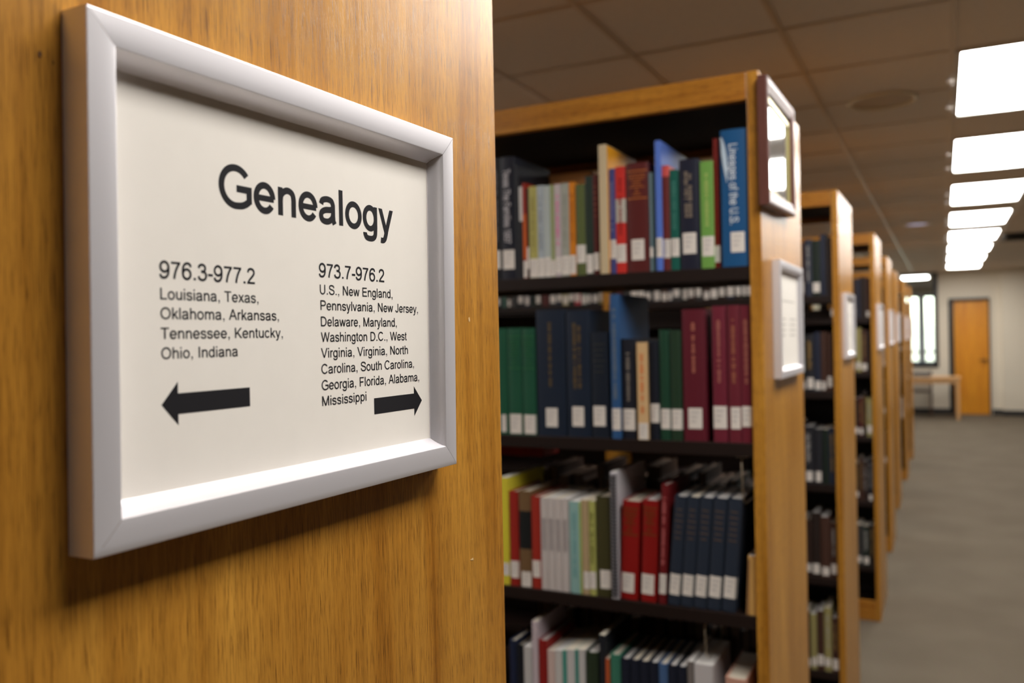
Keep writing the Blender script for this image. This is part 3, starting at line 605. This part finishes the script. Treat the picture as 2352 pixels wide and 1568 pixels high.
BOOKS = [
('A', -0.9242, 0.0181, 0.2804, (22, 22, 28), 'hard', (0.0254, 0.067, 0.0004, 0.0177), ('v', (110, 105, 108), 0.55), None, None, 0, 0.2, 0.012, 'black hardback half hidden by the near wooden panel on the top shelf'),
('A', -0.9058, 0.0375, 0.2805, (24, 25, 38), 'hard', (0.0232, 0.0668, 0.0052, 0.0338), None, [('Texas The Families 1937', (205, 200, 205))], None, 0, 0.2, 0.012, 'thick black hardback with white vertical lettering beside the near panel, top shelf'),
('A', -0.8679, 0.0099, 0.2587, (30, 31, 38), 'hard', None, None, None, None, 0, 0.2, 0.012, 'plain black thin book right of the white-lettered black hardback, top shelf'),
('A', -0.8572, 0.0081, 0.2103, (38, 36, 40), 'paper', None, None, None, [(0.1301, 0.2086, (205, 200, 196))], 0, 0.17, 0.012, 'slim book white above and black below, top shelf near the panel'),
('A', -0.8488, 0.0091, 0.2159, (150, 40, 25), 'paper', (0.0019, 0.0395, 0.0002, 0.0089), None, None, [(0.0444, 0.1457, (200, 90, 30))], 0, 0.17, 0.012, 'slim red book with an orange lower spine, top shelf'),
('A', -0.8393, 0.0054, 0.2038, (62, 30, 18), 'paper', (0.0211, 0.0701, 0.0001, 0.0053), None, None, None, 0, 0.17, 0.012, 'very thin dark brown book beside the yellow-green one, top shelf'),
('A', -0.8331, 0.0202, 0.2063, (178, 170, 98), 'paper', (0.0008, 0.0431, 0.0004, 0.0198), ('v', (150, 140, 80), 0.4), None, None, 0, 0.17, 0.012, 'pale yellow-green paperback, top shelf'),
('A', -0.8126, 0.0161, 0.2065, (172, 180, 186), 'paper', (-0.0001, 0.0436, 0.0003, 0.0158), ('v', (140, 148, 155), 0.35), None, None, 0, 0.17, 0.012, 'pale blue-grey paperback right of the yellow-green one, top shelf'),
('A', -0.7961, 0.0156, 0.2049, (178, 186, 184), 'paper', (0.0007, 0.0443, 0.0003, 0.0153), None, None, None, 0, 0.17, 0.012, 'lighter blue-grey paperback left of the thin pale green one, top shelf'),
('A', -0.7801, 0.0099, 0.2048, (150, 158, 112), 'paper', (0.0016, 0.037, 0.0002, 0.0097), None, None, None, 0, 0.17, 0.012, 'thin pale green pamphlet left of the pink-lettered one, top shelf'),
('A', -0.7699, 0.0151, 0.2055, (196, 182, 184), 'paper', (0.0074, 0.0427, 0.0003, 0.0148), ('v', (226, 120, 170), 0.7), None, None, 0, 0.17, 0.012, 'white paperback with a pink lettered spine, top shelf'),
('A', -0.7541, 0.0188, 0.2057, (165, 166, 155), 'paper', (0.0032, 0.0448, 0.0004, 0.0184), ('v', (150, 152, 140), 0.4), None, None, 0, 0.17, 0.012, 'plain grey paperback left of the orange one, top shelf'),
('A', -0.7347, 0.0141, 0.2065, (212, 128, 32), 'paper', (0.0039, 0.0453, 0.0003, 0.0139), ('v', (180, 100, 20), 0.3), None, None, 0, 0.17, 0.012, 'bright orange paperback, top shelf'),
('A', -0.7195, 0.0219, 0.2001, (88, 98, 52), 'hard', (0.0267, 0.0663, 0.0007, 0.0219), None, None, None, 0, 0.17, 0.012, 'olive green book right of the orange paperback, top shelf'),
('A', -0.6963, 0.0169, 0.216, (28, 44, 34), 'hard', (0.0034, 0.0444, 0.0003, 0.0166), None, None, None, 0, 0.17, 0.012, 'dark green hardback left of the dark red one, top shelf'),
('A', -0.6787, 0.0141, 0.2175, (80, 20, 14), 'hard', (0.0089, 0.0466, 0.0003, 0.0138), ('h', (120, 60, 40), 0.6), None, None, 0, 0.17, 0.012, 'narrow dark red hardback against the cream book, top shelf'),
('A', -0.6602, 0.0186, 0.2782, (205, 185, 150), 'paper', None, None, None, None, 0, 0.2, 0.004, 'tall cream paperback with a worn bent spine and a yellow cover side, top shelf'),
('A', -0.6423, 0.0155, 0.226, (74, 78, 138), 'paper', (0.0318, 0.0722, 0.0023, 0.0155), ('v', (130, 130, 170), 0.5), None, None, 0, 0.17, 0.012, 'violet-blue paperback left of the red and white one, top shelf'),
('A', -0.6261, 0.0222, 0.2285, (205, 52, 45), 'paper', (0.0229, 0.0616, 0.0004, 0.0218), ('v', (150, 30, 30), 0.35), None, [(0.108, 0.159, (192, 186, 174))], 0, 0.17, 0.012, 'bright red paperback with a white band mid-spine, top shelf'),
('A', -0.6026, 0.0506, 0.233, (88, 26, 24), 'hard', (0.0259, 0.0697, 0.0114, 0.0392), ('g', (170, 95, 45), 0.75), None, None, 0, 0.17, 0.012, 'thick maroon hardback with gold rules and title, top shelf'),
('A', -0.5507, 0.0069, 0.2084, (104, 124, 130), 'paper', (0.0296, 0.0509, 0.0001, 0.0068), None, None, None, 0, 0.17, 0.012, 'very thin grey-blue pamphlet beside the thick maroon hardback, top shelf'),
('A', -0.5435, 0.0057, 0.2077, (52, 76, 80), 'paper', None, None, None, None, 0, 0.17, 0.012, 'very thin dark teal pamphlet left of the tall blue one, top shelf'),
('A', -0.535, 0.0131, 0.2723, (88, 120, 205), 'paper', (0.028, 0.0688, 0.0003, 0.0128), None, None, None, 0, 0.21, 0.006, 'tall bright blue thin book standing above its neighbours, top shelf'),
('A', -0.5225, 0.0155, 0.22, (110, 48, 46), 'paper', (0.0261, 0.0653, 0.0003, 0.0152), None, None, [(0.1965, 0.2191, (215, 90, 85))], 0, 0.17, 0.012, 'narrow brick red book left of the teal green one, top shelf'),
('A', -0.506, 0.0182, 0.2091, (24, 92, 80), 'paper', (0.028, 0.0656, 0.0013, 0.0182), ('v', (70, 130, 118), 0.4), None, None, 0, 0.17, 0.012, 'teal green paperback left of the navy hardback, top shelf'),
('A', -0.4866, 0.0418, 0.2277, (22, 24, 44), 'hard', (0.032, 0.0753, 0.0066, 0.0347), ('v', (140, 125, 110), 0.3), None, None, 0, 0.17, 0.012, 'thick navy hardback with two lines of faint gold title, top shelf'),
('A', -0.4418, 0.0267, 0.2194, (112, 160, 76), 'paper', (0.0247, 0.0652, 0.0024, 0.0267), ('v', (175, 195, 110), 0.55), None, None, 0, 0.17, 0.012, 'light green paperback, top shelf'),
('A', -0.4158, 0.0112, 0.265, (120, 26, 18), 'paper', (0.0115, 0.0454, 0.0002, 0.011), None, None, None, 0, 0.17, 0.02, 'narrow dark red tall book squeezed left of the large blue one, top shelf'),
('A', -0.399, 0.0547, 0.2762, (14, 78, 128), 'hard', (0.0286, 0.0692, 0.0193, 0.0465), None, [('Lineages of the U.S.', (215, 222, 230))], None, 0, 0.21, 0.006, 'large glossy blue book with white swash, last before the end post, top shelf'),
('B', -0.9278, 0.0308, 0.2442, (26, 82, 58), 'hard', (0.0057, 0.0453, 0.0145, 0.0262), None, None, None, 0, 0.17, 0.012, 'green hardback half hidden by the near panel, second shelf'),
('B', -0.896, 0.0364, 0.2443, (26, 80, 57), 'hard', (0.0029, 0.0471, 0.0045, 0.0334), ('g', (40, 100, 60), 0.5), None, None, 0, 0.17, 0.012, 'middle one of three matching green hardbacks, second shelf'),
('B', -0.8585, 0.0326, 0.2435, (26, 80, 57), 'hard', (0.0031, 0.0462, 0.0037, 0.0321), ('g', (40, 100, 60), 0.5), None, None, 0, 0.17, 0.012, 'rightmost of three matching green hardbacks, second shelf'),
('B', -0.8235, 0.0718, 0.2831, (20, 32, 50), 'hard', (0.0206, 0.0626, 0.0233, 0.0516), ('v', (105, 85, 50), 0.28), None, None, 0, 0.21, 0.012, 'very thick navy hardback with gold title right of the green trio, second shelf'),
('B', -0.7496, 0.0569, 0.2799, (20, 32, 50), 'hard', (0.0235, 0.067, 0.0135, 0.0409), ('v', (110, 88, 52), 0.3), None, None, 0, 0.21, 0.012, 'navy hardback with gold title, second of the navy pair, second shelf'),
('B', -0.6907, 0.0405, 0.2309, (17, 26, 40), 'hard', (0.0255, 0.0691, 0.0043, 0.0324), ('h', (50, 52, 50), 0.6), None, None, 0, 0.17, 0.012, 'shorter dark navy hardback left of the tall blue one, second shelf'),
('B', -0.6428, 0.0211, 0.311, (44, 84, 132), 'hard', (0.0187, 0.0651, 0.0, 0.0205), ('v', (110, 120, 130), 0.4), None, None, 0, 0.21, 0.006, 'tall mid-blue book reaching above the second shelf row'),
('B', -0.6216, 0.0338, 0.2144, (24, 26, 38), 'hard', (0.0183, 0.0642, 0.0033, 0.0302), ('v', (140, 130, 120), 0.4), None, None, 0, 0.17, 0.012, 'black hardback with silver title left of the cream slim book, second shelf'),
('B', -0.5826, 0.0223, 0.2064, (215, 178, 130), 'paper', (-0.0031, 0.0357, 0.0021, 0.022), ('v', (225, 120, 60), 0.45), None, None, 0, 0.17, 0.004, 'slim cream book with orange lettering, second shelf'),
('B', -0.5604, 0.0222, 0.2089, (20, 24, 36), 'hard', (0.0364, 0.076, 0.0037, 0.0222), None, None, None, 0, 0.17, 0.012, 'dark navy slim book right of the cream one, second shelf'),
('B', -0.5364, 0.0219, 0.2322, (22, 62, 42), 'hard', (0.0237, 0.0657, 0.0027, 0.0219), None, None, None, 0, 0.17, 0.012, 'dark green hardback, left one of a pair, second shelf'),
('B', -0.513, 0.0243, 0.2301, (30, 54, 34), 'hard', (0.023, 0.0656, 0.0024, 0.0243), None, None, None, 0, 0.17, 0.012, 'dark green hardback, right one of a pair, second shelf'),
('B', -0.4869, 0.0495, 0.2734, (92, 18, 34), 'hard', (0.0262, 0.0687, 0.0116, 0.0401), ('v', (180, 110, 90), 0.22), None, None, 0, 0.17, 0.012, 'thick maroon hardback with a gold vertical title, second shelf'),
('B', -0.4247, 0.0298, 0.278, (108, 28, 46), 'hard', (0.0277, 0.0737, 0.0015, 0.0284), ('v', (175, 105, 95), 0.28), None, None, 0, 0.17, 0.012, 'maroon hardback right of the gap on the second shelf'),
('B', -0.3932, 0.026, 0.2786, (104, 28, 42), 'hard', (0.028, 0.0722, 0.0054, 0.0257), ('v', (165, 100, 75), 0.28), None, None, 0, 0.17, 0.012, 'slim maroon hardback in the middle of three, second shelf'),
('B', -0.3661, 0.025, 0.2777, (104, 26, 42), 'hard', (0.0331, 0.0741, 0.0022, 0.025), ('v', (165, 100, 85), 0.28), None, None, 0, 0.17, 0.012, 'maroon hardback against the end post, second shelf'),
('C', -0.9223, 0.0213, 0.247, (214, 200, 60), 'paper', (0.0218, 0.05, 0.0004, 0.0209), None, None, None, 0, 0.2, 0.012, 'tall bright yellow book beside the near panel, third shelf'),
('C', -0.8994, 0.0227, 0.2162, (150, 34, 24), 'hard', (0.018, 0.0566, 0.0018, 0.0226), None, None, None, 0, 0.17, 0.012, 'red hardback right of the yellow one, third shelf'),
('C', -0.8751, 0.0301, 0.2187, (112, 84, 54), 'hard', (-0.0075, 0.035, 0.0055, 0.0287), None, None, [(0.0865, 0.1735, (22, 24, 24))], 0, 0.17, 0.012, 'brown hardback with a black title band, third shelf'),
('C', -0.8435, 0.0229, 0.2083, (156, 42, 28), 'hard', (0.0252, 0.0632, 0.0019, 0.0225), None, None, None, 0, 0.17, 0.012, 'red hardback left of the white paperbacks, third shelf'),
('C', -0.8191, 0.0166, 0.2073, (196, 186, 182), 'paper', None, ('m', (150, 142, 145), 0.7), None, None, 0, 0.17, 0.012, 'first white paperback with grey print in the run of four on the third shelf'),
('C', -0.8018, 0.0165, 0.2074, (196, 186, 182), 'paper', None, ('m', (150, 142, 145), 0.7), None, None, 0, 0.17, 0.012, 'second white paperback with grey print in the run of four on the third shelf'),
('C', -0.7846, 0.0163, 0.2076, (196, 186, 182), 'paper', None, ('m', (150, 142, 145), 0.7), None, None, 0, 0.17, 0.012, 'third white paperback with grey print in the run of four on the third shelf'),
('C', -0.7675, 0.0162, 0.2077, (196, 186, 182), 'paper', None, ('m', (150, 142, 145), 0.7), None, None, 0, 0.17, 0.012, 'fourth white paperback with grey print in the run of four on the third shelf'),
('C', -0.7491, 0.0233, 0.2034, (140, 176, 172), 'paper', None, ('v', (110, 160, 160), 0.4), None, None, 0, 0.17, 0.012, 'pale teal paperback, third shelf'),
('C', -0.725, 0.0036, 0.203, (180, 200, 120), 'paper', None, None, None, None, 0, 0.17, 0.012, 'very thin yellow-green pamphlet beside the pale teal one, third shelf'),
('C', -0.72, 0.0166, 0.2085, (176, 152, 116), 'paper', (0.013, 0.0507, 0.0032, 0.0166), None, None, None, 0, 0.17, 0.012, 'narrow tan book, third shelf'),
('C', -0.702, 0.0143, 0.2073, (172, 172, 96), 'paper', (0.015, 0.0518, 0.0003, 0.014), ('v', (110, 110, 50), 0.5), None, None, 0, 0.17, 0.012, 'narrow yellow-green book with dark lettering, third shelf'),
('C', -0.6863, 0.0332, 0.219, (62, 58, 28), 'hard', (0.0185, 0.0585, 0.0085, 0.0332), None, None, None, 0, 0.17, 0.012, 'dark olive hardback left of the spiral notebook, third shelf'),
('C', -0.6495, 0.0146, 0.2741, (205, 200, 205), 'spiral', None, None, None, None, 0, 0.2, 0.008, 'tall white spiral-bound notebook, third shelf'),
('C', -0.6343, 0.0398, 0.2121, (142, 14, 10), 'hard', (0.015, 0.057, 0.0043, 0.0318), ('g', (110, 60, 20), 0.5), None, None, 0.0094, 0.17, 0.012, 'bright red hardback right of the spiral notebook, third shelf'),
('C', -0.5877, 0.0343, 0.2171, (138, 14, 10), 'hard', (0.0162, 0.0591, 0.0022, 0.0291), ('g', (110, 60, 20), 0.5), None, None, 0.0093, 0.17, 0.012, 'bright red hardback, second of the red pair, third shelf'),
('C', -0.5481, 0.0159, 0.2526, (104, 18, 22), 'hard', (0.0214, 0.0633, 0.0, 0.0154), ('v', (190, 100, 100), 0.4), None, None, 0.0112, 0.17, 0.012, 'tall thin dark red book with pinkish lettering, third shelf'),
('C', -0.5283, 0.0261, 0.2301, (36, 44, 58), 'hard', (0.0221, 0.0657, 0.0029, 0.0258), ('h', (90, 72, 62), 0.6), None, None, 0.0197, 0.17, 0.012, 'slate blue volume of a matching set of five on the third shelf, leftmost'),
('C', -0.5009, 0.0264, 0.2306, (36, 44, 58), 'hard', (0.0234, 0.067, 0.0029, 0.0261), ('h', (90, 72, 62), 0.6), None, None, 0.0194, 0.17, 0.012, 'slate blue volume of a matching set of five on the third shelf, second'),
('C', -0.4735, 0.0267, 0.2312, (36, 44, 58), 'hard', (0.0248, 0.0684, 0.0029, 0.0264), ('h', (90, 72, 62), 0.6), None, None, 0.0192, 0.17, 0.012, 'slate blue volume of a matching set of five on the third shelf, middle'),
('C', -0.4452, 0.0282, 0.2318, (36, 44, 58), 'hard', (0.0264, 0.07, 0.0028, 0.0279), ('h', (90, 72, 62), 0.6), None, None, 0.0189, 0.17, 0.012, 'slate blue volume of a matching set of five on the third shelf, fourth'),
('C', -0.4152, 0.0284, 0.2326, (36, 44, 58), 'hard', (0.0281, 0.0717, 0.0028, 0.0281), ('h', (90, 72, 62), 0.6), None, None, 0.0187, 0.17, 0.012, 'slate blue volume of a matching set of five on the third shelf, rightmost'),
('C', -0.3649, 0.0054, 0.1119, (150, 110, 70), 'paper', None, None, None, None, 0.0058, 0.12, 0.012, 'thin brown pamphlet leaning beside the small tan book, third shelf'),
('C', -0.3583, 0.0168, 0.1196, (205, 160, 92), 'paper', None, None, None, None, 0, 0.12, 0.012, 'small tan book against the end post, third shelf'),
('D', -0.9061, 0.0177, 0.2209, (26, 34, 60), 'hard', None, None, None, None, 0, 0.17, 0.012, 'dark blue hardback on the fourth shelf, first from the near panel'),
('D', -0.8879, 0.016, 0.2129, (20, 22, 30), 'hard', None, None, None, None, 0, 0.17, 0.012, 'black hardback on the fourth shelf, second from the near panel'),
('D', -0.8688, 0.0201, 0.2125, (190, 186, 184), 'paper', None, None, None, None, 0, 0.17, 0.012, 'white paperback on the fourth shelf, third from the near panel'),
('D', -0.8466, 0.0138, 0.2723, (196, 180, 186), 'paper', None, None, None, None, 0, 0.17, 0.012, 'tall pinkish white book on the fourth shelf, fourth from the near panel'),
('D', -0.8323, 0.022, 0.2317, (140, 28, 24), 'hard', None, None, None, None, 0, 0.17, 0.012, 'red hardback on the fourth shelf, fifth from the near panel'),
('D', -0.8088, 0.0177, 0.2124, (205, 180, 172), 'paper', None, None, None, None, 0, 0.17, 0.012, 'pinkish paperback on the fourth shelf, sixth from the near panel'),
('D', -0.7904, 0.0179, 0.2152, (198, 194, 190), 'paper', None, None, None, None, 0, 0.17, 0.012, 'white paperback on the fourth shelf, seventh from the near panel'),
('D', -0.7718, 0.0089, 0.2172, (70, 150, 135), 'paper', None, None, None, None, 0, 0.17, 0.012, 'teal pamphlet on the fourth shelf, eighth from the near panel'),
('D', -0.7621, 0.0199, 0.2212, (198, 194, 192), 'paper', None, None, None, None, 0, 0.17, 0.012, 'white paperback on the fourth shelf, ninth from the near panel'),
('D', -0.7415, 0.0073, 0.2233, (64, 140, 128), 'paper', None, None, None, None, 0, 0.17, 0.012, 'teal pamphlet on the fourth shelf, tenth from the near panel'),
('D', -0.7335, 0.0153, 0.2244, (196, 192, 190), 'paper', None, None, None, None, 0, 0.17, 0.012, 'white paperback on the fourth shelf, eleventh from the near panel'),
('D', -0.7169, 0.0287, 0.2218, (40, 52, 34), 'hard', None, None, None, None, 0, 0.17, 0.012, 'dark green hardback on the fourth shelf, twelfth from the near panel'),
('D', -0.6838, 0.0142, 0.2639, (34, 36, 42), 'paper', None, None, None, None, 0, 0.17, 0.012, 'tall charcoal book on the fourth shelf, thirteenth from the near panel'),
('D', -0.6696, 0.0081, 0.214, (190, 90, 50), 'paper', None, None, None, None, 0, 0.17, 0.012, 'orange pamphlet on the fourth shelf, fourteenth from the near panel'),
('D', -0.6599, 0.0231, 0.2248, (58, 118, 96), 'hard', None, None, None, None, 0, 0.17, 0.012, 'green hardback on the fourth shelf, fifteenth from the near panel'),
('D', -0.6349, 0.0201, 0.2201, (24, 28, 44), 'hard', None, None, None, None, 0, 0.17, 0.012, 'navy volume of the slanting set on the fourth shelf, first one'),
('D', -0.6135, 0.0199, 0.2204, (24, 28, 44), 'hard', None, None, None, None, 0, 0.17, 0.012, 'navy volume of the slanting set on the fourth shelf, second one'),
('D', -0.5924, 0.0196, 0.2207, (24, 28, 44), 'hard', None, None, None, None, 0, 0.17, 0.012, 'navy volume of the slanting set on the fourth shelf, third one'),
('D', -0.5714, 0.0194, 0.221, (24, 28, 44), 'hard', None, None, None, None, 0, 0.17, 0.012, 'navy volume of the slanting set on the fourth shelf, fourth one'),
('D', -0.5507, 0.0192, 0.2212, (70, 98, 140), 'hard', None, None, None, None, 0, 0.17, 0.012, 'light blue hardback among the navy set on the fourth shelf'),
('D', -0.5302, 0.0191, 0.2215, (24, 28, 44), 'hard', None, None, None, None, 0, 0.17, 0.012, 'navy volume of the slanting set on the fourth shelf, sixth one'),
('D', -0.5099, 0.0189, 0.2218, (24, 28, 44), 'hard', None, None, None, None, 0, 0.17, 0.012, 'navy volume of the slanting set on the fourth shelf, last one'),
('D', -0.4883, 0.0129, 0.2355, (120, 112, 108), 'paper', None, None, None, None, 0, 0.17, 0.012, 'grey paperback right of the navy set, fourth shelf'),
('D', -0.4742, 0.0394, 0.2334, (196, 190, 190), 'paper', None, None, None, None, 0, 0.16, 0.012, 'thick white paperback at the right end of the fourth shelf'),
('D', -0.4104, 0.043, 0.2141, (200, 150, 130), 'hard', None, None, None, None, 0, 0.17, 0.012, 'wide pinkish tan book lying low near the end post, fourth shelf'),
]
SH = dict(A='books on the top shelf of the second bookcase', B='books on the second shelf of the second bookcase', C='books on the third shelf of the second bookcase', D='books on the fourth shelf of the second bookcase')
for s, x, t, Hh, c, kind, lab, ti, txt, band, lean, dp, yo, desc in BOOKS:
    o = book(x, FY[1] + yo, LV[s] + .0003, max(t - .0004, .003), Hh, c, kind, lab, ti, txt, band, lean, dp, desc, SH[s])
    if 'white swash' in desc:
        b = MB(); q = []
        for k in range(15):
            f = k / 14; zz = Hh * (.95 - .40 * f); xx = t * (.05 + .22 * f ** .6); ww = t * .09 * math.sin(math.pi * min(1, .15 + f)) ; q.append(((xx - ww, -.0004 + .0022 * (1 - f) ** 2, zz), (xx + ww, -.0006, zz)))
        b.grid(q); b.build('cover_swash', mat('swash_white', (196, 212, 226), .3), o)
        b = MB()
        q = [((t * .10 - t * .05 * math.sin(math.pi * k / 8), .0008, Hh * (.93 - .15 * k / 8)), (t * .10 + t * .05 * math.sin(math.pi * k / 8), -.0002, Hh * (.93 - .15 * k / 8))) for k in range(9)]
        b.grid(q); b.build('cover_swash', mat('swash_white', (196, 212, 226), .3), o)
    if 'cream paperback with a worn' in desc:
        b = MB(); b.box(t + .0001, t + .0012, .004, dp, .0, Hh - .002); b.build('yellow_cover', mat('yellow_card', (236, 160, 0), .45), o, None)['label'] = 'bright yellow side cover'
# tan folder lying behind the pale paperbacks of the top shelf
o = book(-.875, FY[1] + .187, LV['A'] + .0003, .125, .262, (230, 165, 105), 'paper', None, None, None, None, 0, .02, 'tan box file standing behind the pale paperbacks on the top shelf', None, cat='box', name='box_file')
# wire book supports
WIRE = mat('pale_steel_wire', (190, 180, 160), .3, .8)
def support(x, z, h, label):
    t_ = tag(empty('book_support', (x, FY[1] + .02, z)), label, 'bookend')
    b = MB(); b.tube([(0, .01, -.002), (0, 0, -.012), (.002, 0, -h), (.003, .02, -h - .01), (.003, .12, -h - .01), (.002, .14, -h), (0, .14, -.012), (0, .13, -.002)], .0016, 6); b.build('wire', WIRE, t_)
    b = MB(); b.box(-.012, .012, .0, .14, -.003, -.0005); b.build('clip_plate', mat('white_plate', (200, 190, 182), .4), t_)
support(-.370, LV['B'] - .0272, .09, 'pale wire book support hanging under the second shelf near the end post')
support(-.452, LV['C'] - .0272, .07, 'pale wire book support hanging under the third shelf')
# rear rows of the second bookcase: fore edges face the camera between the front books
NTH = 'first second third fourth fifth sixth seventh eighth ninth tenth eleventh twelfth thirteenth fourteenth fifteenth sixteenth seventeenth eighteenth nineteenth twentieth'.split() + ['twenty-' + w_ for w_ in 'first second third fourth fifth sixth seventh eighth ninth'.split()] + ['thirtieth', 'thirty-first', 'thirty-second', 'thirty-third', 'thirty-fourth', 'thirty-fifth', 'thirty-sixth', 'thirty-seventh', 'thirty-eighth', 'thirty-ninth', 'fortieth', 'forty-first', 'forty-second', 'forty-third']
def cname(c):
    r, g, b_ = c; mx = max(c); d = mx - min(c); dk = 'dark ' if mx < 100 else ''
    if d < 14: return (dk + 'grey') if mx < 160 else 'white'
    if b_ == mx: return dk + 'blue'
    if g == mx: return dk + 'green'
    if mx > 140 and g > .85 * r: return 'cream'
    if mx > 180: return 'tan'
    if g < .5 * r: return dk + 'red'
    return dk + 'brown'
DULL = [(52, 34, 26), (40, 30, 26), (62, 40, 28), (30, 30, 34), (70, 48, 34), (46, 26, 24), (36, 40, 36)]
def row(i, side, lvl, x_from, x_to, label, group, z=None, hr=(.2, .25), cols=None, lab_p=.0, tr=(.018, .036), lc=None):
    fx, fy = FX[i], FY[i]; x = x_from; z = LV[lvl] if z is None else z; nn = 0; label0 = label
    while True:
        t = R.uniform(*tr)
        if x - t < x_to: break
        nn += 1
        Hh = R.uniform(*hr); c = R.choice(cols or DULL); dp = R.uniform(.15, .2); label = '%s %s, %s from its end' % (cname(c), label0, NTH[nn - 1])
        if side == 0:
            q0 = R.uniform(.004, .02); lb = (q0, q0 + R.uniform(.028, .04), t * R.uniform(.06, .25), t * R.uniform(.75, .94)) if R.random() < lab_p else None
            tt = ('v', R.choice([(150, 120, 70), (170, 165, 160)]), .3) if R.random() < .35 else None
            book(x - t, fy + .012 + R.uniform(0, .01), z + .0003, t - .0006, Hh, c, 'hard' if R.random() < .75 else 'paper', lb, tt, None, None, 0, dp, label, group)
        else:
            book(x, fy + DEP - .012, z + .0003, t - .0006, Hh, c, 'hard', None, None, None, None, 0, dp, label, group, rot=math.pi, pm=SHADED)
        x -= t
RD = FX[1] - TP - .004
for lvl, nm in (('A', 'top'), ('B', 'second'), ('C', 'third'), ('D', 'fourth')):
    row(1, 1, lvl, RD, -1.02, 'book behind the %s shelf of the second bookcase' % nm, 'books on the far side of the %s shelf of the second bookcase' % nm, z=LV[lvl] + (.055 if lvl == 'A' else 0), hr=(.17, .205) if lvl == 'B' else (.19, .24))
o = book(-1.13, FY[1] + .36, LV['C'] + .246, .16, .03, (160, 36, 34), 'paper', None, None, None, None, 0, .1, 'red book lying flat on the far-side books under the second shelf', None)
BR = [(52, 34, 28), (40, 28, 24), (34, 34, 40), (70, 44, 34), (30, 40, 34), (60, 58, 58), (80, 30, 28), (40, 44, 60)]
MIX = BR + [(170, 90, 60), (190, 180, 170), (150, 140, 90), (170, 60, 70), (200, 150, 110), (60, 90, 80), (190, 186, 180)]
def far_fill(i, x0, x1, lv=('A', 'B', 'C', 'D', 'E')):
    o_ = {2: 'third', 3: 'fourth', 4: 'fifth', 5: 'sixth', 6: 'seventh', 7: 'last'}[i]
    for lvl in lv:
        nm = dict(A='top', B='second', C='third', D='fourth', E='lowest')[lvl]
        z = LV[lvl]
        if i == 3 and lvl == 'A': z = 1.625
        if i >= 4: z += (-.03, .02, .0, -.02)[i - 4]
        row(i, 0, lvl, x0, x1, 'book on the %s shelf of the %s bookcase' % (nm, o_), 'books on the %s shelf of the %s bookcase' % (nm, o_), z=z, cols=BR if lvl == 'A' else (BR if i > 2 and R.random() < .4 else MIX[:11]), lab_p=.8, hr=(.2, .24) if lvl != 'A' else (.19, .23))
far_fill(2, FX[2] - TP - .003, -1.23, ('A',)); row(2, 0, 'A', FX[2] - BAY - TP - .004, -1.95, 'book in second bay of third bookcase top shelf', 'books in the second bay of the third bookcase', cols=MIX, lab_p=.9, hr=(.19, .23))
far_fill(2, FX[2] - TP - .003, -.66, ('B', 'C', 'D', 'E'))
far_fill(3, FX[3] - TP - .003, -.56)
for i in (4, 5, 6, 7): far_fill(i, FX[i] - TP - .003, FX[i] - .14, ('A', 'B', 'C', 'D'))
# ------------------------------------------------------------------ table by the far window
TW = mat('pale_table_wood', (206, 160, 108), .4, noise=(5, .1, (2, 20, 20)))
t_ = tag(empty('table', (-1.25, 16.45, 0)), 'pale wooden table with slim legs below the far glazed opening', 'table')
b = MB(); b.box(0, 1.50, 0, .62, .70, .728, c=.003); b.build('tabletop', TW, t_)
b = MB(); b.box(.05, 1.45, .04, .06, .62, .70); b.box(.05, 1.45, .56, .58, .62, .70); b.box(.05, .07, .06, .56, .62, .70); b.box(1.43, 1.45, .06, .56, .62, .70); b.build('apron', TW, t_)
for x in (.02, 1.43):
    for y in (.02, .55):
        b = MB(); b.box(x, x + .05, y, y + .05, 0, .70, c=.003); b.build('leg', TW, t_)
t_ = tag(empty('keyboard_tray', (-.52, 16.6, .7285)), 'dark grey low tray lying on the pale table', 'tray')
b = MB(); b.box(0, .3, 0, .22, 0, .02, c=.004); b.build('tray_body', mat('grey_plastic', (90, 88, 84), .5), t_)
b = MB(); b.box(.02, .28, .16, .19, .02, .06, c=.004); b.build('tray_back', mat('grey_plastic', (90, 88, 84), .5), t_)
t_ = tag(empty('chair', (-.62, 17.02, 0)), 'dark wooden chair pushed under the pale table', 'chair')
CH = mat('dark_chair_wood', (74, 48, 34), .4)
b = MB(); b.box(0, .42, 0, .42, .43, .46, c=.004); b.build('seat', CH, t_)
for x in (.0, .385):
    for y in (.0, .385):
        b = MB(); b.box(x, x + .035, y, y + .035, 0, .43 if y < .1 else .8, c=.003); b.build('leg', CH, t_)
b = MB(); b.box(.035, .385, .39, .41, .62, .78, c=.003); b.build('backrest', CH, t_)
